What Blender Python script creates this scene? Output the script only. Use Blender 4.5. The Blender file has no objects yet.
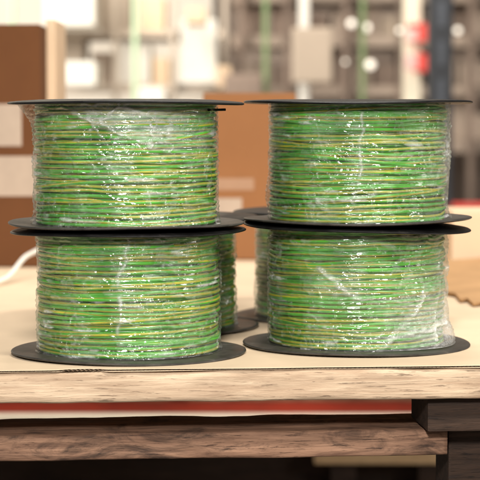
import bpy, bmesh, math, random
import numpy as np
from mathutils import Vector

random.seed(7)
R = math.radians
PI = math.pi
S = bpy.context.scene
COL = S.collection

# ------------------------------------------------------------------ noise
_rng = np.random.default_rng(11)
_T = _rng.random((32, 32, 32))
def vnoise(x, y, z):
    x, y, z = np.broadcast_arrays(np.asarray(x, float), np.asarray(y, float), np.asarray(z, float))
    xi, yi, zi = np.floor(x).astype(int), np.floor(y).astype(int), np.floor(z).astype(int)
    fx, fy, fz = x - xi, y - yi, z - zi
    fx, fy, fz = [f * f * (3 - 2 * f) for f in (fx, fy, fz)]
    def g(a, b, c): return _T[(xi + a) % 32, (yi + b) % 32, (zi + c) % 32]
    c00 = g(0,0,0)*(1-fx)+g(1,0,0)*fx; c10 = g(0,1,0)*(1-fx)+g(1,1,0)*fx
    c01 = g(0,0,1)*(1-fx)+g(1,0,1)*fx; c11 = g(0,1,1)*(1-fx)+g(1,1,1)*fx
    return ((c00*(1-fy)+c10*fy)*(1-fz) + (c01*(1-fy)+c11*fy)*fz) * 2 - 1
def fbm(x, y, z, o=3):
    s, a = 0, 1.0
    for i in range(o):
        s = s + a * vnoise(x*2**i + 7.3*i, y*2**i + 3.1*i, z*2**i + 1.7*i); a *= .5
    return s

# ------------------------------------------------------------------ materials
def newmat(name):
    m = bpy.data.materials.new(name); m.use_nodes = True
    nt = m.node_tree; nt.nodes.clear()
    out = nt.nodes.new('ShaderNodeOutputMaterial')
    return m, nt, out
def N(nt, t, **kw):
    n = nt.nodes.new(t)
    for k, v in kw.items():
        if k in n.inputs: n.inputs[k].default_value = v
        else: setattr(n, k, v)
    return n
def coords(nt, scale=(1,1,1), src='Object'):
    tc = N(nt, 'ShaderNodeTexCoord'); mp = N(nt, 'ShaderNodeMapping')
    mp.inputs['Scale'].default_value = scale
    nt.links.new(tc.outputs[src], mp.inputs['Vector'])
    return mp.outputs['Vector']
def ramp(nt, fac, stops, interp='LINEAR'):
    r = N(nt, 'ShaderNodeValToRGB'); e = r.color_ramp.elements
    r.color_ramp.interpolation = interp
    while len(e) < len(stops): e.new(.5)
    for i, (p, c) in enumerate(stops):
        e[i].position = p; e[i].color = (*c, 1) if len(c) == 3 else c
    nt.links.new(fac, r.inputs[0]); return r.outputs[0]
def mix(nt, a, b, f, mode='MIX'):
    m = N(nt, 'ShaderNodeMix', data_type='RGBA', blend_type=mode)
    for i, v in ((0, f), (6, a), (7, b)):
        if isinstance(v, (int, float)): m.inputs[i].default_value = v
        elif isinstance(v, tuple): m.inputs[i].default_value = (*v, 1)
        else: nt.links.new(v, m.inputs[i])
    return m.outputs[2]
def simple(name, col, rough=.6, var=.15, scale=8, bump=.0, bscale=60, spec=.5, metallic=0, emit=None, estr=0):
    m, nt, out = newmat(name)
    b = N(nt, 'ShaderNodeBsdfPrincipled', Roughness=rough, Metallic=metallic)
    b.inputs['Specular IOR Level'].default_value = spec
    v = coords(nt)
    n = N(nt, 'ShaderNodeTexNoise', Scale=scale, Detail=6.0, Roughness=.6); nt.links.new(v, n.inputs['Vector'])
    c = ramp(nt, n.outputs['Fac'], [(.3, tuple(x*(1-var) for x in col)), (.7, tuple(min(1, x*(1+var)) for x in col))])
    nt.links.new(c, b.inputs['Base Color'])
    if bump:
        n2 = N(nt, 'ShaderNodeTexNoise', Scale=bscale, Detail=5.0); nt.links.new(v, n2.inputs['Vector'])
        bp = N(nt, 'ShaderNodeBump', Strength=bump, Distance=.002); nt.links.new(n2.outputs['Fac'], bp.inputs['Height'])
        nt.links.new(bp.outputs[0], b.inputs['Normal'])
    if emit:
        b.inputs['Emission Color'].default_value = (*emit, 1); b.inputs['Emission Strength'].default_value = estr
    nt.links.new(b.outputs[0], out.inputs[0])
    return m

def wood(name, light, dark, knots=.5, dirt=0.0):
    m, nt, out = newmat(name)
    b = N(nt, 'ShaderNodeBsdfPrincipled', Roughness=.75); b.inputs['Specular IOR Level'].default_value = .25
    v = coords(nt, (7, 90, 110))
    g = N(nt, 'ShaderNodeTexNoise', Scale=1.0, Detail=9.0, Roughness=.68, Distortion=.6); nt.links.new(v, g.inputs['Vector'])
    c = ramp(nt, g.outputs['Fac'], [(.28, dark), (.48, tuple(.45*a+.55*l for a, l in zip(dark, light))), (.62, light)])
    v2 = coords(nt, (3, 14, 20))
    w = N(nt, 'ShaderNodeTexNoise', Scale=1.3, Detail=5.0, Roughness=.6, Distortion=1.2); nt.links.new(v2, w.inputs['Vector'])
    c = mix(nt, c, tuple(x*.62 for x in dark), ramp(nt, w.outputs['Fac'], [(.5, (0,0,0)), (.74, (knots,)*3)]))
    # fine pores / saw marks
    v3 = coords(nt, (22, 330, 380))
    p = N(nt, 'ShaderNodeTexNoise', Scale=1.0, Detail=4.0, Roughness=.7); nt.links.new(v3, p.inputs['Vector'])
    c = mix(nt, c, tuple(x*.35 for x in dark), ramp(nt, p.outputs['Fac'], [(.585, (0,0,0)), (.64, (.8,)*3)]))
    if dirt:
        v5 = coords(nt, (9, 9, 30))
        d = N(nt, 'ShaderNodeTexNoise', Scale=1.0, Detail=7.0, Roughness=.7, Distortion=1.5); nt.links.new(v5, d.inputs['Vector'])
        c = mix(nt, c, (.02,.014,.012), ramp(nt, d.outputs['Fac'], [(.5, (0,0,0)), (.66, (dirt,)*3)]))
    nt.links.new(c, b.inputs['Base Color'])
    bp = N(nt, 'ShaderNodeBump', Strength=.7, Distance=.0016)
    ad = N(nt, 'ShaderNodeMath', operation='ADD'); nt.links.new(g.outputs['Fac'], ad.inputs[0]); nt.links.new(p.outputs['Fac'], ad.inputs[1])
    nt.links.new(ad.outputs[0], bp.inputs['Height']); nt.links.new(bp.outputs[0], b.inputs['Normal'])
    nt.links.new(b.outputs[0], out.inputs[0])
    return m

def wire_mat(name):
    m, nt, out = newmat(name)
    b = N(nt, 'ShaderNodeBsdfPrincipled', Roughness=.3)
    uv = N(nt, 'ShaderNodeUVMap'); sep = N(nt, 'ShaderNodeSeparateXYZ'); nt.links.new(uv.outputs[0], sep.inputs[0])
    # the yellow stripe spirals slowly round the green insulation (u: metres along, v: 0-1 around)
    a = N(nt, 'ShaderNodeMath', operation='MULTIPLY_ADD'); nt.links.new(sep.outputs[0], a.inputs[0]); a.inputs[1].default_value = .83
    nw = N(nt, 'ShaderNodeTexNoise', Scale=2.6, Detail=1.0); cb = N(nt, 'ShaderNodeCombineXYZ'); nt.links.new(sep.outputs[0], cb.inputs[0]); nt.links.new(cb.outputs[0], nw.inputs['Vector'])
    nm = N(nt, 'ShaderNodeMath', operation='MULTIPLY_ADD'); nt.links.new(nw.outputs['Fac'], nm.inputs[0]); nm.inputs[1].default_value = 1.6; nt.links.new(sep.outputs[1], nm.inputs[2])
    nt.links.new(nm.outputs[0], a.inputs[2])
    f = N(nt, 'ShaderNodeMath', operation='FRACT'); nt.links.new(a.outputs[0], f.inputs[0])
    st = ramp(nt, f.outputs[0], [(0, (0,0,0)), (.02, (1,1,1)), (.21, (1,1,1)), (.23, (0,0,0)), (.50, (0,0,0)), (.52, (1,1,1)), (.68, (1,1,1)), (.70, (0,0,0))])
    n = N(nt, 'ShaderNodeTexNoise', Scale=25.0, Detail=3.0); nt.links.new(coords(nt), n.inputs['Vector'])
    gcol = ramp(nt, n.outputs['Fac'], [(.3, (.045,.225,.02)), (.7, (.105,.40,.045))])
    ycol = ramp(nt, n.outputs['Fac'], [(.3, (.25,.25,.02)), (.7, (.43,.40,.05))])
    nt.links.new(mix(nt, gcol, ycol, st), b.inputs['Base Color'])
    nt.links.new(b.outputs[0], out.inputs[0])
    return m

def film_mat(name):
    m, nt, out = newmat(name)
    tr = N(nt, 'ShaderNodeBsdfTransparent'); tr.inputs[0].default_value = (.96,.97,.96,1)
    gl = N(nt, 'ShaderNodeBsdfGlossy', Roughness=.17); gl.inputs[0].default_value = (1,1,1,1)
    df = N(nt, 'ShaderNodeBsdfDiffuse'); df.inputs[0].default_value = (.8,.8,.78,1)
    v = coords(nt, (1, 1, 8))
    n1 = N(nt, 'ShaderNodeTexNoise', Scale=13.0, Detail=3.0, Roughness=.5, Distortion=.3); nt.links.new(v, n1.inputs['Vector'])
    v2 = coords(nt, (1, 1, 2.2))
    n2 = N(nt, 'ShaderNodeTexNoise', Scale=20.0, Detail=5.0, Roughness=.6, Distortion=1.6); nt.links.new(v2, n2.inputs['Vector'])
    rid = N(nt, 'ShaderNodeMath', operation='SUBTRACT'); nt.links.new(n2.outputs['Fac'], rid.inputs[0]); rid.inputs[1].default_value = .5
    ab = N(nt, 'ShaderNodeMath', operation='ABSOLUTE'); nt.links.new(rid.outputs[0], ab.inputs[0])
    cre = ramp(nt, ab.outputs[0], [(0, (1,1,1)), (.05, (.12,)*3), (.12, (0,0,0))])
    hs = N(nt, 'ShaderNodeMath', operation='MULTIPLY_ADD'); nt.links.new(cre, hs.inputs[0]); hs.inputs[1].default_value = .5
    nt.links.new(n1.outputs['Fac'], hs.inputs[2])
    bp = N(nt, 'ShaderNodeBump', Strength=.75, Distance=.0028); nt.links.new(hs.outputs[0], bp.inputs['Height'])
    nt.links.new(bp.outputs[0], gl.inputs['Normal'])
    fr = N(nt, 'ShaderNodeFresnel', IOR=1.5); nt.links.new(bp.outputs[0], fr.inputs['Normal'])
    fm = N(nt, 'ShaderNodeMath', operation='MULTIPLY_ADD', use_clamp=True); nt.links.new(fr.outputs[0], fm.inputs[0]); fm.inputs[1].default_value = .27; fm.inputs[2].default_value = .08
    m1 = N(nt, 'ShaderNodeMixShader'); nt.links.new(fm.outputs[0], m1.inputs[0]); nt.links.new(tr.outputs[0], m1.inputs[1]); nt.links.new(gl.outputs[0], m1.inputs[2])
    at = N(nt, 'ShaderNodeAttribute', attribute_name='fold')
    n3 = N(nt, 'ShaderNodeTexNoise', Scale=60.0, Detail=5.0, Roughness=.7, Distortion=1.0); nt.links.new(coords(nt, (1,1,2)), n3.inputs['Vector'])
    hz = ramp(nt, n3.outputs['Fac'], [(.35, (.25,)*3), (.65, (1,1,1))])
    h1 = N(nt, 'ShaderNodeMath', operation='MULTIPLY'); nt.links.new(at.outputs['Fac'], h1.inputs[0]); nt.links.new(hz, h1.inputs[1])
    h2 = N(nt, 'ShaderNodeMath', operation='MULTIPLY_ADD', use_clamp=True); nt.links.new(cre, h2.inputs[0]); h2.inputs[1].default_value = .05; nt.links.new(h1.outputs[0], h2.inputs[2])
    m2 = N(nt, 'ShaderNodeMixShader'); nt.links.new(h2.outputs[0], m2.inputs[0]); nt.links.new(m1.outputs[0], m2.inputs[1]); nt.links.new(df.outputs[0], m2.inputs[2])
    nt.links.new(m2.outputs[0], out.inputs[0])
    return m

def plastic_mat(name, cs=((.004,.0037,.0037), (.009,.0085,.0085), (.035,.03,.028))):
    m, nt, out = newmat(name)
    b = N(nt, 'ShaderNodeBsdfPrincipled'); b.inputs['Specular IOR Level'].default_value = .14
    v = coords(nt)
    n = N(nt, 'ShaderNodeTexNoise', Scale=35.0, Detail=8.0, Roughness=.7); nt.links.new(v, n.inputs['Vector'])
    nt.links.new(ramp(nt, n.outputs['Fac'], [(.35, cs[0]), (.6, cs[1]), (.75, cs[2])]), b.inputs['Base Color'])
    nt.links.new(ramp(nt, n.outputs['Fac'], [(.3, (.3,)*3), (.7, (.5,)*3)]), b.inputs['Roughness'])
    n2 = N(nt, 'ShaderNodeTexNoise', Scale=220.0, Detail=3.0); nt.links.new(v, n2.inputs['Vector'])
    bp = N(nt, 'ShaderNodeBump', Strength=.25, Distance=.0008); nt.links.new(n2.outputs['Fac'], bp.inputs['Height'])
    nt.links.new(bp.outputs[0], b.inputs['Normal'])
    nt.links.new(b.outputs[0], out.inputs[0]); return m

M = dict(
    wire=wire_mat('green_yellow_insulation'), film=film_mat('stretch_film'), plastic=plastic_mat('black_plastic'), plastic_sheen=plastic_mat('black_plastic_sheen', ((.034,.031,.028), (.065,.059,.051), (.17,.15,.125))),
    copper=simple('copper', (.7,.3,.12), .3, metallic=1),
    pine=wood('pale_pine', (.63,.475,.33), (.36,.235,.15), .5),
    brown=wood('rough_brown_wood', (.36,.205,.13), (.11,.055,.036), .85, .8),  # lower board wood, darker and browner than the deck boards
    dark=wood('dirty_shaded_wood', (.055,.031,.020), (.016,.009,.006), .7, .7),  # shade under the pallet is put into this base colour, besides dirt
    tanwood=wood('tan_pine', (.72,.50,.28), (.6,.38,.2), .3),
    sheet=simple('cardboard_sheet', (.68,.525,.365), .85, .10, 3.5, .25, 90, .15),
    flute=simple('flute', (.2,.13,.08), .9, .3, 60),
    kraft=simple('kraft_cardboard', (.30,.135,.055), .8, .06, 6, .15, 80, .2),
    kraftd=simple('dark_kraft', (.14,.055,.020), .8, .1, 6, .15, 80, .2),
    kraftm=simple('mid_kraft', (.46,.27,.13), .85, .12, 12, .3, 60, .15),
    kraftl=simple('light_kraft', (.75,.56,.38), .8, .06, 6, .15, 80, .2),
    label=simple('paper_label', (.46,.36,.28), .7, .08, 20),
    tape=simple('parcel_tape', (.38,.22,.13), .25, .06, 20),
    white=simple('white_paper', (.8,.76,.68), .6, .04, 5),
    strap=simple('white_strap', (.8,.76,.68), .5, .05, 10),
    cream=simple('cream_paint', (.88,.8,.62), .6, .03, 4),
    beigel=simple('pale_beige', (.55,.46,.37), .8, .08, 4),
    beige=simple('beige_board', (.45,.36,.275), .8, .08, 4),
    red=simple('red_paint', (.36,.026,.007), .5, .35, 3),
    bred=simple('bright_red', (.8,.07,.05), .5, .1, 3),
    pink=simple('pink_wrap', (.8,.5,.45), .6, .1, 6),
    steel=simple('dark_steel', (.02,.022,.028), .5, .2, 5),
    steelb=simple('blue_grey_steel', (.06,.068,.085), .4, .2, 5),
    green=simple('pale_green_paint', (.5,.66,.42), .6, .1, 4),
    greend=simple('green_paint', (.19,.27,.12), .6, .1, 4),
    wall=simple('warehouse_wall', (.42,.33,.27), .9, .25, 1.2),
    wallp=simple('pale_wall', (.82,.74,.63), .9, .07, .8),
    stock=simple('stock_brown', (.24,.175,.135), .8, .35, 2.5),
    stock2=simple('stock_grey', (.42,.33,.26), .8, .25, 2.5),
    floor=simple('concrete', (.16,.14,.125), .7, .2, 3),
    glow=simple('glint_glow', (1,.93,.8), .5, 0, 3, emit=(1,.9,.76), estr=1.3),
)

# ------------------------------------------------------------------ mesh helpers
def link(name, me, mat=None, parent=None, loc=None):
    o = bpy.data.objects.new(name, me); COL.objects.link(o)
    if mat: me.materials.append(mat)
    if parent: o.parent = parent
    if loc: o.location = loc
    return o
def tag(o, label=None, cat=None, group=None, kind=None):
    if label: o['label'] = label
    if cat: o['category'] = cat
    if group: o['group'] = group
    if kind: o['kind'] = kind
    return o
def empty(name, loc=(0,0,0), rz=0):
    o = bpy.data.objects.new(name, None); COL.objects.link(o); o.location = loc; o.rotation_euler.z = rz
    o.empty_display_size = .05
    return o
def grid_mesh(name, P, closed_u=True, closed_v=False, uv=None, smooth=True):
    nu, nv = P.shape[:2]
    me = bpy.data.meshes.new(name)
    iu = np.arange(nu if closed_u else nu-1); iv = np.arange(nv if closed_v else nv-1)
    A, B = np.meshgrid(iu, iv, indexing='ij')
    A2, B2 = (A+1) % nu, (B+1) % nv
    F = np.stack([A*nv+B, A2*nv+B, A2*nv+B2, A*nv+B2], -1).reshape(-1, 4)
    me.vertices.add(nu*nv); me.vertices.foreach_set('co', P.reshape(-1).astype(np.float32))
    me.loops.add(F.size); me.loops.foreach_set('vertex_index', F.reshape(-1).astype(np.int32))
    me.polygons.add(len(F)); me.polygons.foreach_set('loop_start', np.arange(0, F.size, 4, dtype=np.int32))
    me.update(calc_edges=True)
    if smooth: me.polygons.foreach_set('use_smooth', np.ones(len(F), bool))
    if uv is not None:
        l = me.uv_layers.new(name='UVMap')
        U = np.stack([uv(a, b) for a, b in ((A,B),(A+1,B),(A+1,B+1),(A,B+1))], 2).reshape(-1)
        l.data.foreach_set('uv', U.astype(np.float32))
    me.validate()
    return me

class MB:
    def __init__(s): s.bm = bmesh.new()
    def box(s, x0, x1, y0, y1, z0, z1, bev=0, seg=2):
        r = bmesh.ops.create_cube(s.bm, size=1)['verts']
        for v in r:
            v.co = Vector(((x0+x1)/2 + v.co.x*(x1-x0), (y0+y1)/2 + v.co.y*(y1-y0), (z0+z1)/2 + v.co.z*(z1-z0)))
        if bev:
            ed = list({e for v in r for e in v.link_edges})
            bmesh.ops.bevel(s.bm, geom=ed, offset=bev, segments=seg, affect='EDGES', profile=.7)
        return s
    def cyl(s, c, r, h, axis='Z', seg=32, r2=None):
        q = bmesh.ops.create_cone(s.bm, cap_ends=True, segments=seg, radius1=r, radius2=r if r2 is None else r2, depth=h)['verts']
        for v in q:
            p = v.co.copy()
            if axis == 'X': p = Vector((p.z, p.y, -p.x))
            if axis == 'Y': p = Vector((p.x, p.z, -p.y))
            v.co = p + Vector(c)
        return s
    def sphere(s, c, r):
        q = bmesh.ops.create_uvsphere(s.bm, u_segments=20, v_segments=12, radius=r)['verts']
        for v in q: v.co += Vector(c)
        return s
    def build(s, name, mat, parent=None, smooth=False, loc=None):
        me = bpy.data.meshes.new(name); s.bm.to_mesh(me); s.bm.free()
        if smooth: me.polygons.foreach_set('use_smooth', [True]*len(me.polygons))
        return link(name, me, mat, parent, loc)

def board(name, x0, x1, y0, y1, z0, z1, mat, parent, seed=0, amp=.0012):
    """a sawn plank: rounded box subdivided along x with worn, uneven edges"""
    bx, by, bz = (x1-x0), (y1-y0), (z1-z0)
    nx = max(8, int(bx/.006)); b = .0022
    prof = []
    cy = [(-1,-1),(1,-1),(1,1),(-1,1)]
    # profile points around the section (y,z)
    ny, nz = max(3, int(by/.012)), 5
    pts = []
    for i in range(ny+1): pts.append((y0 + b + (by-2*b)*i/ny, z1))
    for i in range(nz+1): pts.append((y1, z1 - b - (bz-2*b)*i/nz))
    for i in range(ny+1): pts.append((y1 - b - (by-2*b)*i/ny, z0))
    for i in range(nz+1): pts.append((y0, z0 + b + (bz-2*b)*i/nz))
    pts = np.array(pts)
    X = np.linspace(x0, x1, nx)
    P = np.zeros((nx, len(pts), 3))
    P[..., 0] = X[:, None]; P[..., 1] = pts[None, :, 0]; P[..., 2] = pts[None, :, 1]
    dy = fbm(P[...,0]*22+seed, P[...,1]*40, P[...,2]*90+seed, 3)*amp
    dz = fbm(P[...,0]*14+seed+5, P[...,1]*30, P[...,2]*60+seed, 3)*amp
    P[..., 1] += dy; P[..., 2] += dz
    me = grid_mesh(name, P, closed_u=False, closed_v=True)
    bm = bmesh.new(); bm.from_mesh(me)
    bmesh.ops.holes_fill(bm, edges=[e for e in bm.edges if e.is_boundary], sides=0)
    bmesh.ops.recalc_face_normals(bm, faces=bm.faces[:]); bm.to_mesh(me); bm.free()
    return link(name, me, mat, parent)

# ------------------------------------------------------------------ the cable spool
RF, RW, HS, TF = .150, .1125, .1612, .0034      # flange radius, winding radius, spool height, flange thickness

def flange_mesh(up, cup, warp, seed):
    """up: +1 top flange, -1 bottom flange. cup: how far the rim bends towards the wire. warp(x, y) extra z."""
    prof = [(.019, 0), (.030, 0), (.0305, -.0012), (.036, -.0012), (.0365, 0), (.075, 0), (.0755, -.001), (.082, -.001), (.0825, 0),
            (.11, 0), (.13, 0), (.142, 0), (.1470, .0), (.1484, -.0004), (.1496, -.0010), (.1500, -.0018),
            (.1496, -.0026), (.1484, -.0032), (.1465, -TF), (.13, -TF), (.105, -TF), (.06, -TF), (.019, -TF)]
    nu = 128
    th = np.linspace(0, 2*PI, nu, endpoint=False)
    P = np.zeros((nu, len(prof), 3))
    for j, (r, z) in enumerate(prof):
        P[:, j, 0] = r*np.sin(th); P[:, j, 1] = -r*np.cos(th)
        t = max(0, (r-.09)/(RF-.09))
        P[:, j, 2] = z - cup*t**1.6 + .0009*t*np.sin(3*th+seed) + .0006*t*np.sin(2*th+seed*2.3)
    if up > 0: P[..., 2] += HS
    else: P[..., 2] = -P[..., 2]
    t = np.clip((np.hypot(P[...,0], P[...,1])-.09)/(RF-.09), 0, 1)
    P[..., 2] += warp(P[..., 0]/RF, P[..., 1]/RF)*t
    me = grid_mesh('flange', P, True, True)
    return me

def tube(paths, rad, name, nseg=9):
    """paths: list of (n,3) arrays -> one mesh with UVs (u metres along, v around)"""
    verts, faces, uvs = [], [], []
    base = 0
    for P in paths:
        n = len(P)
        T = np.gradient(P, axis=0); T /= np.linalg.norm(T, axis=1)[:, None]
        out = P*np.array([1,1,0]); out /= np.linalg.norm(out, axis=1)[:, None] + 1e-9
        out = out - T*(out*T).sum(1)[:, None]; out /= np.linalg.norm(out, axis=1)[:, None]
        up = np.cross(T, out)
        L = np.concatenate([[0], np.cumsum(np.linalg.norm(np.diff(P, axis=0), axis=1))])
        a = np.linspace(0, 2*PI, nseg, endpoint=False)
        V = P[:, None] + rad*(out[:, None]*np.cos(a)[None, :, None] + up[:, None]*np.sin(a)[None, :, None])
        verts.append(V.reshape(-1, 3))
        I, J = np.meshgrid(np.arange(n-1), np.arange(nseg), indexing='ij')
        J2 = (J+1) % nseg
        F = np.stack([I*nseg+J, (I+1)*nseg+J, (I+1)*nseg+J2, I*nseg+J2], -1).reshape(-1, 4) + base
        ph = random.random()
        U = np.stack([np.stack([L[I], J/nseg+ph], -1), np.stack([L[I+1], J/nseg+ph], -1),
                      np.stack([L[I+1], (J+1)/nseg+ph], -1), np.stack([L[I], (J+1)/nseg+ph], -1)], 2).reshape(-1, 2)
        faces.append(F); uvs.append(U); base += n*nseg
    V = np.concatenate(verts); F = np.concatenate(faces); U = np.concatenate(uvs)
    me = bpy.data.meshes.new(name)
    me.vertices.add(len(V)); me.vertices.foreach_set('co', V.reshape(-1).astype(np.float32))
    me.loops.add(F.size); me.loops.foreach_set('vertex_index', F.reshape(-1).astype(np.int32))
    me.polygons.add(len(F)); me.polygons.foreach_set('loop_start', np.arange(0, F.size, 4, dtype=np.int32))
    me.update(calc_edges=True); me.polygons.foreach_set('use_smooth', np.ones(len(F), bool))
    l = me.uv_layers.new(name='UVMap'); l.data.foreach_set('uv', U.reshape(-1).astype(np.float32))
    return me

WR = .0025
def winding_mesh(seed, rtop=0., rbot=0.):
    rnd = random.Random(seed)
    z0, z1 = TF + WR + .001, HS - TF - WR - .001
    paths = []; OFF = 2.6
    def ring(zf, rf, n=260, th0=0, turns=1.0):
        th = np.linspace(th0, th0 + 2*PI*turns, n)
        return th, zf(th), rf(th)
    def prof(z): t = (z-z0)/(z1-z0); return rtop*np.clip((t-.8)/.2, 0, 1)**2 + rbot*np.clip((.2-t)/.2, 0, 1)**2
    # under layer, tight
    npitch = int((z1-z0)/(2*WR*1.0))
    th = np.linspace(0, 2*PI*npitch, npitch*110)
    z = np.clip(z0-.005 + (z1-z0+.01)*th/th[-1], z0, z1); r = RW - 1.35*WR + .0004*vnoise(th*.9+seed, z*50, 0)
    paths.append(np.stack([r*np.sin(th+OFF), -r*np.cos(th+OFF), z], -1))
    # outer layer: uneven pitch, wandering turns, one long wire
    nt = int((z1-z0)/(2*WR*1.13))
    th = np.linspace(0, 2*PI*nt, nt*150)
    k = th/(2*PI)
    jit = np.interp(k, np.arange(nt+2), np.cumsum([0]+[rnd.uniform(.55, 1.5) for _ in range(nt+1)]))
    jit = jit/jit[-1]
    z = z0-.005 + (z1-z0+.010)*(.25*jit + .75*k/nt)
    z = z + .0027*vnoise(np.sin(th)*1.5+seed*3, np.cos(th)*1.5, k*.9) + .0009*vnoise(np.sin(th)*5, np.cos(th)*5+seed, k*1.3)
    z = np.clip(z, z0, z1)
    r = RW + .0013*vnoise(np.sin(th)*2+9, np.cos(th)*2+seed, k*1.1) + prof(z)
    paths.append(np.stack([r*np.sin(th+OFF), -r*np.cos(th+OFF), z], -1))
    # loose turns that cross over the others
    for i in range(20):
        a0 = rnd.uniform(0, 2*PI); span = rnd.uniform(2.8, 6.0)
        za = rnd.uniform(z0+.004, z1-.004); zb = min(z1, max(z0, za + rnd.uniform(-.028, .028)))
        t = np.linspace(0, 1, 160); th = a0 + span*t
        e = np.clip(np.minimum(t, 1-t)*6, 0, 1); e = e*e*(3-2*e)
        z = za + (zb-za)*(t + .08*np.sin(t*9+i)); z = np.clip(z, z0, z1)
        r = RW - WR*1.2 + e*WR*1.9 + .0005*np.sin(th*4+i) + prof(z)
        paths.append(np.stack([r*np.sin(th), -r*np.cos(th), z], -1))
    return tube(paths, WR, 'wire_winding')

def film_mesh(seed, flare, folds, base_haze=.05):
    """flare(phi, t) extra radius, folds(phi, t) -> (height, haze) arrays; phi 0 = front, t 0-1 up"""
    nu, nv = 760, 150
    phi = np.linspace(-PI, PI, nu, endpoint=False)[:, None]; t = np.linspace(0, 1, nv)[None, :]
    phi, t = np.broadcast_arrays(phi, t)
    z = TF + .0005 + (HS-2*TF-.001)*t
    cx, cy = np.sin(phi), -np.cos(phi)
    r = RW + WR + .0011 + 0*phi
    # film hugging wire ridges, uneven
    cling = np.clip(.55+fbm(cx*3+seed, cy*3, z*30, 2)*.7, 0, 1)
    wob = z + .0016*vnoise(cx*2+seed, cy*2, z*60)
    r = r + .0014*np.abs(np.sin(wob*PI/(2*WR*1.13)))*cling
    # broad slack, wrinkles (sharp ridges), fine crumple
    r = r + .0012*np.clip(fbm(cx*2.5, cy*2.5+seed, z*25, 2), 0, 1)
    n1 = fbm(cx*3.2+seed, cy*3.2, z*70 + cx*3, 3); r = r + .0017*np.maximum(0, 1-np.abs(n1)*5.0)*np.clip(.5+fbm(cx*3, cy*3+seed, z*20+4, 2), 0, 1)
    n2 = fbm(cx*7+seed, cy*7, z*160, 2); r = r + .0005*np.maximum(0, 1-np.abs(n2)*3.2)
    r = r + .00012*fbm(cx*12, cy*12+seed, z*300, 2)
    n4 = vnoise(cx*2.2+seed, cy*2.2, z*14)
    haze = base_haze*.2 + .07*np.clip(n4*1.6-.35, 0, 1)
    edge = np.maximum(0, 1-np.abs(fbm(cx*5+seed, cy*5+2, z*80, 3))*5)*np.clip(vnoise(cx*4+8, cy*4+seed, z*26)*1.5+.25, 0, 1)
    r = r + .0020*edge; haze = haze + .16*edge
    # short horizontal creases whose painted white stands in for highlight smears
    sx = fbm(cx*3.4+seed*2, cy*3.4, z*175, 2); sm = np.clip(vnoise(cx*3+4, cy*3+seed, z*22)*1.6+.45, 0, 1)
    shine_stk = np.clip((sx-.50)*3.2, 0, 1)*sm
    r = r + .0009*shine_stk; haze = haze + .5*shine_stk
    fh, fz = folds(phi, t)
    r = r + fh + flare(phi, t)
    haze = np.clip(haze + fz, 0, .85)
    P = np.stack([r*cx, r*cy, z], -1)
    me = grid_mesh('plastic_wrap', P, True, False)
    a = me.attributes.new('fold', 'FLOAT', 'POINT'); a.data.foreach_set('value', haze.reshape(-1).astype(np.float32))  # whiteness of folds and crumple plus the painted highlight streaks
    return me

def seg_ridge(phi, t, p0, p1, w):
    """soft ridge along a segment in (phi, t*1.3) space"""
    k = 1.35
    ax, ay, bx, by = p0[0], p0[1]*k, p1[0], p1[1]*k
    dx, dy = bx-ax, by-ay; L2 = dx*dx+dy*dy
    s = np.clip(((phi-ax)*dx + (t*k-ay)*dy)/L2, 0, 1)
    wx = .030*vnoise(phi*5+ax*9, t*9, 3) + .014*vnoise(phi*16, t*30, 5)
    wy = .022*vnoise(phi*6, t*9+ay*7, 8) + .012*vnoise(phi*19, t*30, 9)
    d = np.hypot(phi-(ax+s*dx)+wx, t*k-(ay+s*dy)+wy)
    return np.exp(-(d/w)**2)*np.clip(.8+.6*vnoise(phi*9+3, t*12, 6), .2, 1.2)
def blob(phi, t, c, s): return np.exp(-((phi-c[0])/s[0])**2 - ((t-c[1])/s[1])**2)

def make_spool(label, loc, rz, seed, cup_t, cup_b, warp_t, warp_b, flare, folds, haze=.05, group='plastic wrapped cable spools', loose_end=False, tilt=0):
    root = empty('cable_spool', loc, rz)
    root.rotation_euler = (0, tilt, rz)
    tag(root, label, 'cable spool', group)
    link('flange', flange_mesh(+1, cup_t, warp_t, seed), M['plastic'], root)
    link('flange', flange_mesh(-1, cup_b, warp_b, seed+3), M['plastic_sheen'], root)  # paler plastic: grazing sheen painted into the bottom flange's base colour
    # hollow hub
    n = 48; th = np.linspace(0, 2*PI, n, endpoint=False)
    pr = [(.0185, .001), (.021, .001+TF), (.045, .001+TF), (.045, HS-TF-.001), (.021, HS-TF-.001), (.0185, HS-.001)]
    P = np.zeros((n, len(pr), 3))
    for j, (r, z) in enumerate(pr): P[:, j] = np.stack([r*np.sin(th), -r*np.cos(th), 0*th+z], -1)
    link('hub', grid_mesh('hub', P, True, True), M['plastic'], root)
    link('wire_winding', winding_mesh(seed), M['wire'], root)
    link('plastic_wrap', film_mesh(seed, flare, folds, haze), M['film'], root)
    if loose_end:
        p = np.array([[.100, -.045, .1475], [.106, -.05, .1473], [.114, -.054, .1474], [.1265, -.058, .1478]])
        link('wire_end', tube([p], .0016, 'wire_end'), M['plastic'], root)
    return root
def copy_tree(o):
    c = o.copy(); COL.objects.link(c)
    for ch in list(o.children):
        d = ch.copy(); COL.objects.link(d); d.parent = c
    return c

no = lambda x, y: 0*x
def nofold(phi, t): return 0*phi, 0*phi
F = 2028.; H = .309
ZF = -.75
YL, YR = 2.578, 2.665
XL, XR = -.1425, .1545
ZS = .0045          # top of the cardboard sheet is z = 0 ; spools stand on it

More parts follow.
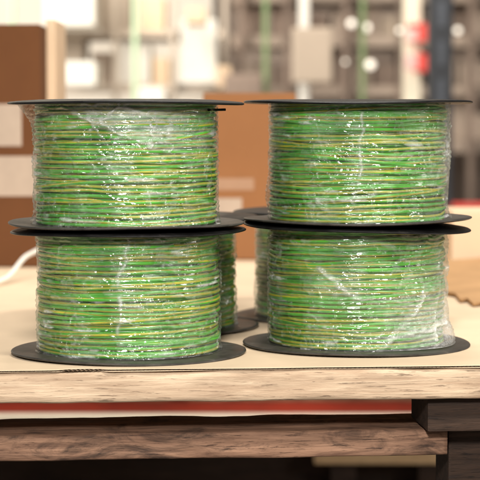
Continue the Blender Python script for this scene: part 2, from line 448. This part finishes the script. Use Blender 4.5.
# upper left: film flares out to the flange on the left, a big diagonal fold on the front
def flare_ul(phi, t):
    return .024*np.clip((t-.78)/.22, 0, 1)**1.4*np.exp(-((phi+PI/2)/.75)**2) + .004*np.clip((.12-t)/.12, 0, 1)
def folds_ul(phi, t):
    a = seg_ridge(phi, t, (-.62, .96), (.30, .64), .022); b = seg_ridge(phi, t, (-.02, .97), (-.3, .78), .018)
    c = seg_ridge(phi, t, (.30, .64), (.9, .57), .016); d = seg_ridge(phi, t, (-.02, .97), (.25, .9), .03)
    e = seg_ridge(phi, t, (-.35, .9), (-.2, .72), .014)
    tri = np.clip((t-(.96-(phi+.62)*.348))*14, 0, 1)*np.clip((t-.6)*8, 0, 1)*np.clip((phi+.75)*5, 0, 1)*np.clip((.75-phi)*3, 0, 1)
    g = blob(phi, t, (.75, .78), (.35, .16))
    return .004*a+.002*b+.0018*c+.002*d+.0015*e, .65*a+.5*b+.4*c+.6*d+.4*e+.30*tri+.12*g
def flare_ll(phi, t): return .002*np.clip((t-.9)/.1, 0, 1) + .002*np.clip((.08-t)/.08, 0, 1)
def folds_glint_ll(phi, t):
    a = seg_ridge(phi, t, (-.7, .62), (-.1, .66), .02); b = seg_ridge(phi, t, (.05, .95), (-.05, .6), .02)
    c = seg_ridge(phi, t, (-.05, .5), (-.02, .05), .018); d = seg_ridge(phi, t, (-1.1, .5), (-.5, .44), .02)
    return .0015*(a+b+c+d), .15*a+.45*b+.4*c+.2*d  # upright middle ridges are whitened to paint the central glint line
def flare_ur(phi, t): return .006*np.clip((.12-t)/.12, 0, 1)*(phi > 0) + .0035*np.exp(-((phi-1.4)/.5)**2)*np.clip(t*3, 0, 1) + .004*np.exp(-((phi+1.5)/.4)**2)*np.exp(-((t-.2)/.12)**2)
def folds_glint_ur(phi, t):
    a = seg_ridge(phi, t, (-1.0, .72), (-.2, .66), .02); b = seg_ridge(phi, t, (.0, .98), (-.05, .3), .018)
    g = blob(phi, t, (1.35, .6), (.35, .5)); e = seg_ridge(phi, t, (.5, .5), (1.3, .65), .02)
    return .0015*(a+b+e), .14*a+.4*b+.22*g+.15*e  # the upright middle ridge paints this spool's glint line in white
def flare_lr(phi, t):
    return .013*np.clip((.30-t)/.30, 0, 1)**1.5*np.exp(-((phi-1.25)/.8)**2) + .004*np.exp(-((phi-1.5)/.5)**2)*(.3+.7*np.abs(np.sin(t*17)))
def folds_lr(phi, t):
    a = seg_ridge(phi, t, (.25, .02), (.75, .42), .03); b = seg_ridge(phi, t, (-.45, .68), (-.1, .45), .03)
    c = seg_ridge(phi, t, (-.1, .45), (.5, .40), .02); d = seg_ridge(phi, t, (.3, .1), (1.2, .2), .03)
    e = seg_ridge(phi, t, (.9, .05), (1.1, .6), .02); f = seg_ridge(phi, t, (.0, .95), (.35, .85), .02)
    g = blob(phi, t, (1.0, .18), (.62, .24)); h = blob(phi, t, (-.3, .55), (.3, .12)); k = blob(phi, t, (1.4, .6), (.35, .5))
    return .003*(a+d)+.002*(b+c+e+f), .4*(a+d)+.4*b+.3*(c+e+f)+.42*g+.15*h+.18*k

s_ll = make_spool('spool of green and yellow wire, bottom of the left stack on the cardboard',
    (XL+.0005, YL, .0005), 0, 3, .003, .0003, lambda x, y: -.0012*(x < 0)*np.abs(x) , lambda x, y: -.001*x, flare_ll, folds_glint_ll)
s_ul = make_spool('green wire spool topping the left stack, diagonal white crease in its film',
    (XL-.002, YL, .0005+HS), 0, 1, .0036, .0030, lambda x, y: 0*x, lambda x, y: 0*x, flare_ul, folds_ul, loose_end=True, haze=.06)
s_lr = make_spool('bottom spool of the right stack, crumpled cloudy film at its lower right',
    (XR-.001, YR, .0005), 0, 8, .003, .0003, lambda x, y: -.0055*np.clip(x, 0, 1) + .004*np.clip(-x, 0, 1), lambda x, y: -.001*x, flare_lr, folds_lr, haze=.1)
s_ur = make_spool('spool of green wire, top of the right stack, level black flange and tight shiny film',
    (XR, YR, .0005+HS), 0, 5, .0026, .0032, lambda x, y: 0*x, lambda x, y: .0025*np.clip(x, 0, 1), flare_ur, folds_glint_ur, haze=.07)

b1 = copy_tree(s_ll); b1.location = (-.123, 2.885, .0005); b1.rotation_euler.z = 2.1
b1['label'] = 'shaded single spool behind the left stack, seen through the gap'
b2 = copy_tree(s_ll); b2.location = (.1395, 3.04, .0005); b2.rotation_euler.z = -2.4
b2['label'] = 'shaded single spool behind the right stack, furthest back of all spools'

# ------------------------------------------------------------------ cardboard sheet and pallet
ANG = R(2.2)
YE = 2.418            # front edge depth at x = 0
def edge_y(x): return YE + .085*x
sheet = empty('cardboard_sheet', (0,0,0)); tag(sheet, 'pale corrugated cardboard sheet covering the pallet top under the spools', 'cardboard sheet')
def sheet_liner(z0, z1, seed, name):
    nx, ny = 600, 50
    X = np.linspace(-.75, .75, nx)[:, None]; T = np.linspace(0, 1, ny)[None, :]
    X, T = np.broadcast_arrays(X, T)
    ye = YE + .085*X + .0022*fbm(X*9+seed, 0, 0, 3) + .009*np.exp(-((X+.188)/.024)**4)*(1+.3*vnoise(X*160, 0, 0))
    Y = ye + (4.25-ye)*T**1.5
    Z = z1 + 0*X - .0008*(1+fbm(X*4, Y*3, 0, 2))*np.clip((Y-ye-.03)*10, 0, 1)
    top = np.stack([X, Y, Z], -1); bot = np.stack([X, Y, Z-(z1-z0)], -1)[:, ::-1]
    P = np.concatenate([top[:, ::-1], bot[:, ::-1]], 1)
    me = grid_mesh(name, P, False, True)
    return link(name, me, M['sheet'], sheet)
sheet_liner(-.0004, 0, 0, 'liner')
sheet_liner(-.0026, -.0022, 5, 'liner')
xs = np.linspace(-.75, .75, 1900); zf = -.0013 + .0008*np.sin(xs*2*PI/.0052)
P = np.stack([np.stack([xs, YE+.085*xs+.0025, zf], -1), np.stack([xs, YE+.085*xs+.012, zf], -1)], 1)
link('fluting', grid_mesh('fluting', P, False, False), M['flute'], sheet)

pal = empty('pallet', (0, 0, 0)); tag(pal, 'wooden pallet with thick pale front board and brown lower board', 'pallet')
# rotate the pallet's boards to follow the slightly skewed front edge
def prot(o): o.rotation_euler.z = math.atan(.085); return o
pg = pal; pal.location = (0, YE, 0); pal.rotation_euler.z = math.atan(.085)
ZT = -.0036
y = .003
for i in range(9):
    w = .145 if i else .14
    board('deck_board', -.80, .80, y, y+w, ZT-.0365+(.004 if i else 0), ZT-(.0012 if i else 0), M['pine'], pg, seed=i*3.3, amp=.0013)
    y += w + .062
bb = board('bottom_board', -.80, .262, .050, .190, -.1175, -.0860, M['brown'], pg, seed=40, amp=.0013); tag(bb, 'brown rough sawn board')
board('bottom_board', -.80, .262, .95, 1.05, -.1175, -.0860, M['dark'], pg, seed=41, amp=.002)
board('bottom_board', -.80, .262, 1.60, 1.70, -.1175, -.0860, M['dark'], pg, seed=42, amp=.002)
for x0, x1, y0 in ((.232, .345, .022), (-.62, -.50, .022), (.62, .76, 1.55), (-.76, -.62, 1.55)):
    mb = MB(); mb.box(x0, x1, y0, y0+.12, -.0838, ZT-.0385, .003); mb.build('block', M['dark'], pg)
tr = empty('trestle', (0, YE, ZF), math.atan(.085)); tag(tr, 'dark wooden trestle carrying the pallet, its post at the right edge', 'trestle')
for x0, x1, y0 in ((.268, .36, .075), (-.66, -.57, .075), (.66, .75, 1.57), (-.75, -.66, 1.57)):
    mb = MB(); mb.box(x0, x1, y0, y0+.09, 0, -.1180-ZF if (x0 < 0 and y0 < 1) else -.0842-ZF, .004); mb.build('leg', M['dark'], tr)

# ------------------------------------------------------------------ things standing at the back of the sheet
def px(x, d): return (x-240)/F*d
def pz(yy, d): return H-(yy-110)/F*d
def carton(label, x0, x1, y0, y1, z0, z1, mat, flapgap=True, labels=(), tape=None, group=None):
    r = empty('carton', ((x0+x1)/2, y0, z0)); tag(r, label, 'carton', group)
    w, d, h = (x1-x0)/2, y1-y0, z1-z0
    mb = MB(); mb.box(-w, w, 0, d, 0, h-.003, .004, 3); mb.build('body', mat, r)
    for s in (-1, 1):
        mb = MB(); a, b = (.0015*1, d/2-.001) if s < 0 else (d/2+.001, d-.0015)
        mb.box(-w+.001, w-.001, a, b, h-.0028, h+.0004, .001); mb.build('flap', mat, r)
    for (a, b, c, e, m) in labels:
        mb = MB(); mb.box(a-(x0+x1)/2, b-(x0+x1)/2, -.0012, -.0002, c-z0, e-z0); mb.build('paper_label', M[m], r)
    if tape:
        mb = MB(); mb.box(-w-.0015, w+.0015, d/2-.025, d/2+.025, h+.0006, h+.0012); mb.build('tape', M['tape'], r)
    return r
d = 4.18
carton('plain brown carton standing behind the gap between the two stacks', px(203, d), px(296, d), d, d+.28, .0005, pz(93, d), M['kraft'],
       labels=((px(207, d), px(242, d), pz(222, d), pz(198, d), 'label'), (px(214, d), px(254, d), pz(190, d), pz(178, d), 'tape')), tape=True)
d = 3.98
carton('tall dark brown carton with pale labels at the left, behind the left stack', px(-60, d), px(40.5, d), d, d+.3, .0005, pz(25, d), M['kraftd'],
       labels=((px(-30, d), px(22, d), pz(146, d), pz(104, d), 'label'), (px(-30, d), px(60, d)*0+px(38.5, d), pz(196, d), pz(156, d), 'label')))
# pale narrow box standing in for the dark carton's lit side
d = 4.10
carton('pale narrow box standing in for the lit right side of the dark carton', px(41, d)+.012, px(56, d), d, d+.25, .0005, pz(20, d), M['kraftl'])
# white strap
d = 3.75
p = np.array([[px(-5, 3.55), 3.55, .006], [px(8, 3.6), 3.6, .012], [px(24, 3.7), 3.7, pz(257, 3.7)], [px(40, 3.8), 3.8, pz(249, 3.8)], [px(60, 3.85), 3.85, .06], [px(85, 3.9), 3.9, .006]])
tt = np.linspace(0, 5, 60); q = np.stack([np.interp(tt, range(6), p[:, i]) for i in range(3)], -1)
for _ in range(6): q[1:-1] = (q[:-2]+q[1:-1]*2+q[2:])/4
st = link('strap', tube([q], .0045, 'strap'), M['strap']); tag(st, 'white strap rising from the cardboard beside the left stack', 'strap')
# torn kraft slab at the right
d = 3.35
def slab():
    pts = [(438, 268), (452, 269), (480, 267), (520, 266), (520, 318), (495, 311), (482, 306), (474, 307), (468, 302), (461, 303), (456, 297), (449, 296), (440, 289)]
    bm = bmesh.new(); f = []
    for (a, b) in pts:
        dd = H*F/(b-110); f.append(bm.verts.new((px(a, dd), dd, .006 + (.012 if b < 280 else 0))))
    face = bm.faces.new(f); r = bmesh.ops.extrude_face_region(bm, geom=[face])
    for v in r['geom']:
        if isinstance(v, bmesh.types.BMVert): v.co.z -= .005
    bmesh.ops.recalc_face_normals(bm, faces=bm.faces[:])
    me = bpy.data.meshes.new('cardboard_scrap'); bm.to_mesh(me); bm.free(); return me
o = link('cardboard_scrap', slab(), M['kraftm']); tag(o, 'torn brown scrap of cardboard lying on the pale sheet at the right', 'cardboard scrap')
d = 4.0
o = carton('cream carton low at the right edge behind the right stack', px(452, d), px(540, d), d, d+.2, .0005, pz(212, d), M['kraftl'])

# ------------------------------------------------------------------ the warehouse beyond

me = grid_mesh('floor', np.array([[[-12, -6, ZF], [-12, 16, ZF]], [[12, -6, ZF], [12, 16, ZF]]], float), False, False, smooth=False)
tag(link('floor', me, M['floor']), kind='structure')
def wallobj(name, x0, x1, y, mat, z1=4.0, lab=None):
    mb = MB(); mb.box(x0, x1, y, y+.15, ZF, z1); o = mb.build(name, mat); tag(o, lab, 'wall'); return o
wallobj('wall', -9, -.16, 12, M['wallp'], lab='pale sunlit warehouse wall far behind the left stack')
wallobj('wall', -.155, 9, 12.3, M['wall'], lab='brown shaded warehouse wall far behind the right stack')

def thing_box(name, label, cat, x0, x1, yy0, yy1, d, dep, mat, group=None, z0=None, bev=.01):
    """a background block given by its picture extent at depth d, built there at real size"""
    mb = MB(); zz0 = pz(yy1, d) if z0 is None else z0
    mb.box(px(x0, d), px(x1, d), d, d+dep, zz0, pz(yy0, d), bev)
    o = mb.build(name, mat); tag(o, label, cat, group); return o

# racks: uprights and beams
rk = empty('storage_rack', (0, 7.4, ZF)); tag(rk, 'red and dark storage rack far behind the right stack', 'storage rack')
def rk_part(n, x0, x1, y0, y1, z0, z1, m, bev=.004, seg=1):
    mb = MB(); mb.box(x0, x1, y0-7.4, y1-7.4, z0-ZF, z1-ZF, bev); return mb.build(n, M[m], rk)
d = 7.4
up = rk_part('upright', px(429, d), px(452, d), 7.4, 7.5, ZF, 3.2, 'steel')
for zz in np.arange(ZF+.1, 2.6, .14):
    mb = MB(); mb.box(px(437, d), px(444, d), -.006, -.001, zz-ZF, zz-ZF+.09); mb.build('highlight_plate', M['steelb'], rk)  # paler plates paint the highlight stripe of the upright
rk_part('beam', px(452, d), 3.6, 7.4, 7.46, pz(214, d), pz(203, d), 'bred')
rk_part('upright', px(404, 8.6), px(420, 8.6), 8.6, 8.7, ZF, 3.2, 'cream')
rk_part('brace', px(408, 8.5), px(426, 8.5), 8.5, 8.58, pz(42, 8.5), pz(24, 8.5), 'bred')
rk_part('brace', px(414, 8.5), px(427, 8.5), 8.5, 8.58, pz(72, 8.5), pz(54, 8.5), 'bred')
rk_part('brace', px(404, 8.45), px(416, 8.45), 8.4, 8.45, pz(70, 8.45), pz(55, 8.45), 'pink')
rk_part('brace', px(405, 8.45), px(416, 8.45), 8.4, 8.45, pz(42, 8.45), pz(30, 8.45), 'pink')
# low red beam and cream kerb seen through the pallet gap
DB = 4.8
lb = empty('barrier', (0, DB, ZF)); tag(lb, 'long red rail with cream lower edge, seen through the gap under the pallet', 'barrier')
mb = MB(); mb.box(-1.6, px(428, DB), 0, .08, pz(414.8, DB)-ZF, pz(402.6, DB)-ZF, .002); mb.build('rail', M['red'], lb)
mb = MB(); mb.box(-1.6, px(428, DB), -.004, .08, pz(402.5, DB)-ZF, pz(388, DB)-ZF, .002); mb.build('underside_band', M['brown'], lb)  # brown band standing in for the shaded underside of the deck
mb = MB(); mb.box(-1.6, px(428, DB), -.075, -.0005, pz(424, DB)-ZF, pz(415, DB)-ZF, .002); mb.build('edge_strip', M['cream'], lb)
mb = MB(); mb.box(-1.6, px(470, DB), .001, .07, 0, pz(424.2, DB)-ZF, .003); mb.build('shade_board', M['dark'], lb)  # added dark board that stands in for the shade below the rail
mb = MB(); mb.box(px(428.4, DB), px(500, DB), .001, .07, pz(424, DB)-ZF, pz(380, DB)-ZF, .003); mb.build('end_plate', M['dark'], lb)
tb = empty('plank', (px(387, DB), DB-.06, ZF)); tag(tb, 'tan plank low under the pallet at the right', 'plank')
hw = px(460, DB)-px(387, DB)
mb = MB(); mb.box(-hw, hw, 0, .045, pz(467, 4.74)-ZF, pz(453, 4.74)-ZF, .003); mb.build('face_board', M['tanwood'], tb)
for sx in (-.6, .6):
    mb = MB(); mb.box(sx*hw-.03, sx*hw+.03, .003, .043, 0, pz(467.2, 4.74)-ZF, .003); mb.build('leg', M['dark'], tb)

# pale posts / sign / green posts
def post(label, x0, x1, d, mat, z1=3.0, group=None):
    mb = MB(); mb.box(px(x0, d), px(x1, d), d, d+.05, ZF, z1, .006); o = mb.build('post', mat); tag(o, label, 'post', group); return o
post('slim pale green post in front of the white goods, behind the left stack', 133, 138, 8.8, M['green'])
post('dull green post just left of the white post', 263, 268, 8.8, M['greend'])
post('green post right of the beige board', 360, 365, 8.8, M['greend'])
post('white painted post carrying the beige board', 299, 309, 8.5, M['white'])
post('faint green post at the far left edge', 11, 15, 8.8, M['green'])
sg = thing_box('notice_board', 'square beige board fixed on the white post', 'notice board', 292, 332, 28, 83, 8.4, .05, M['beige'])

# stock behind
g = 'blurred stock on the far racks'
thing_box('wrapped_box', 'small white box above the left stack, furthest left', 'box', 55, 96, 62, 86, 9.0, .4, M['white'], g)
thing_box('wrapped_box', 'white box with cut corner above the right of the left stack', 'box', 181, 217, 20, 84, 9.0, .4, M['white'], g)
thing_box('wrapped_box', 'low white box on the far shelf over the left stack', 'box', 135, 165, 88, 120, 9.2, .4, M['white'], g)
thing_box('wrapped_box', 'tall wrapped white goods at the top left of the view', 'box', 45, 95, -30, 26, 9.2, .4, M['white'], g)
pr = empty('storage_rack', (px(140, 9.5), 9.5, ZF)); tag(pr, 'pale cream storage rack behind the left stack, against the bright wall', 'storage rack')
qx = px(140, 9.5)
for xx in (46, 113, 171, 222):
    mb = MB(); mb.box(px(xx, 9.5)-qx, px(xx+5, 9.5)-qx, 0, .06, 0, 3.4, .004); mb.build('upright', M['beigel'], pr)
for (a, b) in ((84, 92), (30, 37)):
    mb = MB(); mb.box(px(40, 9.5)-qx, px(230, 9.5)-qx, .061, .9, pz(b, 9.5)-ZF, pz(a, 9.5)-ZF, .003); mb.build('shelf', M['beigel'], pr)
for x0_, x1_, yy0_, m_, l_ in ((60, 84, 38, 'beigel', 'pale tan carton on the upper shelf of the cream rack, leftmost'), (92, 111, 52, 'stock2', 'small grey brown carton second on the upper shelf of the cream rack'),
        (120, 150, 44, 'white', 'broad white carton third on the upper shelf of the cream rack'), (153, 169, 58, 'kraftl', 'little kraft carton fourth on the upper shelf of the cream rack'),
        (100, 130, -8, 'beigel', 'tan carton on the top shelf of the cream rack'), (140, 165, -2, 'kraftl', 'kraft carton on the top shelf of the cream rack')):
    bot = 84 if yy0_ > 30 else 30
    mb = MB(); mb.box(px(x0_, 9.6), px(x1_, 9.6), 9.62, 10.0, pz(bot, 9.5)+.001, pz(yy0_, 9.6), .006); tag(mb.build('shelf_carton', M[m_]), l_, 'carton', g)
thing_box('parcel', 'peach parcel beside the cut cornered white box', 'parcel', 186, 206, 8, 24, 8.6, .3, M['kraftl'], g)
thing_box('parcel', 'cream bundle right of the peach parcel', 'parcel', 217, 231, 66, 88, 8.8, .3, M['kraftl'], g)
thing_box('parcel', 'grey brown parcel above the plain brown carton', 'parcel', 224, 262, 74, 100, 8.6, .3, M['stock'], g)
rr = random.Random(5)
sh = empty('storage_rack', (px(360, 10.6), 10.6, ZF)); tag(sh, 'long far rack of brown shelves filling the view above the right stack', 'storage rack')
ox, oy = sh.location.x, sh.location.y
for (a, b) in ((-12, 3), (36, 47), (86, 96), (140, 152)):
    mb = MB(); mb.box(px(232, 10.6)-ox, px(560, 10.6)-ox, 0, .9, pz(b, 10.6)-ZF, pz(a, 10.6)-ZF); mb.build('shelf', M['stock2'], sh)
for xx in (238, 284, 342, 398, 468, 520):
    mb = MB(); mb.box(px(xx, 10.5)-ox, px(xx+6, 10.5)-ox, -.1, -.02, 0, 3.6, .004); mb.build('upright', M['stock'], sh)
lab_col = {'stock': 'dark brown', 'stock2': 'grey brown', 'kraft': 'kraft brown', 'beige': 'beige'}
kk = 0
for (b, hh) in ((3, 33), (47, 39), (96, 44)):
    x = 244
    while x < 500:
        w = rr.uniform(12, 30); h_ = hh*rr.uniform(.55, .92); mt = rr.choice(['stock','stock2','stock2','stock2','beige','stock'])
        base = b+hh
        row = {3: 'top', 47: 'middle', 96: 'lowest'}[b]
        mb = MB(); mb.box(px(x, 10.7), px(x+w-1, 10.7), 10.7, 11.2, pz(base, 10.6)+.001, pz(base-h_, 10.7), .006)
        o = mb.build('stock_box', M[mt])
        tag(o, 'blurred %s box, number of the %s shelf of the far rack' % (lab_col[mt], row), 'box', 'blurred boxes on the far shelves')
        cnt = sum(1 for q_ in COL.objects if q_.name.startswith('stock_box') and q_.get('row') == row) + 1; o['row'] = row
        ordw = ['first','second','third','fourth','fifth','sixth','seventh','eighth','ninth','tenth','eleventh','twelfth','thirteenth','fourteenth','fifteenth','sixteenth','seventeenth','eighteenth','nineteenth','twentieth'][cnt-1]
        o['label'] = '%s box, %s from left on the %s far shelf' % (lab_col[mt], ordw, row)
        x += w + rr.uniform(0, 5)

# far glints off the racks, built as small glowing balls
k = 0
for (x, yy, r, lab) in ((351, 24, 6, 'left one of the upper pair beside the green post'), (366, 28, 6, 'right one of the upper pair beside the green post'),
                   (345, 62, 3, 'left one of the lower pair beside the green post'), (370, 65, 7, 'right one of the lower pair beside the green post'),
                   (399, 31, 4, 'just left of the red braces'), (457, 31, 5, 'right of the dark upright')):
    d = 9.6
    t = empty('glint', (px(x, d), d, pz(yy, d))); tag(t, 'glowing ball as far lamp, '+lab, 'glint', 'small far glints')
    MB().sphere((0, 0, 0), r/F*d*.62).build('glint_ball', M['glow'], t, True)
    MB().cyl((0, 0, r/F*d*.62), r/F*d*.35, r/F*d*.3).build('glint_stub', M['stock2'], t)

# ------------------------------------------------------------------ light
def area(name, loc, target, size, power, col=(1,1,1), size_y=None):
    l = bpy.data.lights.new(name, 'AREA'); l.energy = power; l.size = size; l.color = col
    if size_y: l.shape = 'RECTANGLE'; l.size_y = size_y
    o = bpy.data.objects.new(name, l); COL.objects.link(o); o.location = loc
    dvec = Vector(target)-Vector(loc); o.rotation_euler = dvec.to_track_quat('-Z', 'Y').to_euler(); return o
area('flash', (-.12, -.25, 1.15), (0, 2.6, .1), .26, 84, (1,.97,.92))
area('key', (1.5, .6, 2.7), (0, 2.7, .1), .45, 105, (1,.95,.87))
area('fill_left', (-2.2, 1.0, 1.5), (0, 2.6, .1), .3, 12, (.95,.97,1))  # added unseen lamp, spreads highlights over the left of the film
area('fill_right', (3.0, 2.2, 1.0), (0, 2.6, .1), .6, 26, (1,.96,.9))  # added unseen side lamp for highlights further right on the film
area('barrier_fill', (.1, 4.2, 2.9), (0, 4.7, -.3), 1.2, 90, (1,.94,.86))  # unseen area light added to brighten the rail and its edge strip
area('background_fill_left', (-2.2, 7.0, 3.2), (-.9, 11, .6), 2.5, 360, (1,.95,.87))  # unseen area light added to brighten the pale left background
area('background_fill_right', (2.4, 6.6, 3.4), (1.2, 10.5, .4), 2.0, 32, (1,.93,.85))  # unseen area light added for the right background
w = bpy.data.worlds.new('World'); S.world = w; w.use_nodes = True
bg = w.node_tree.nodes['Background']; bg.inputs[0].default_value = (1,.95,.88,1); bg.inputs[1].default_value = .14

# ------------------------------------------------------------------ camera
cam = bpy.data.cameras.new('camera'); co = bpy.data.objects.new('camera', cam); COL.objects.link(co)
cam.sensor_width = 36; cam.lens = F/480*36; cam.clip_end = 100; cam.clip_start = .05
co.location = (0, 0, H); co.rotation_euler = (R(90)-math.atan(130/F), 0, 0)
cam.dof.use_dof = True; cam.dof.focus_distance = 2.52; cam.dof.aperture_fstop = cam.lens/22.
S.camera = co
S.view_settings.view_transform = 'Standard'; S.view_settings.look = 'None'; S.view_settings.gamma = 1; S.view_settings.exposure = .15
S.cycles.max_bounces = 10; S.cycles.transparent_max_bounces = 16
S.cycles.use_denoising = True
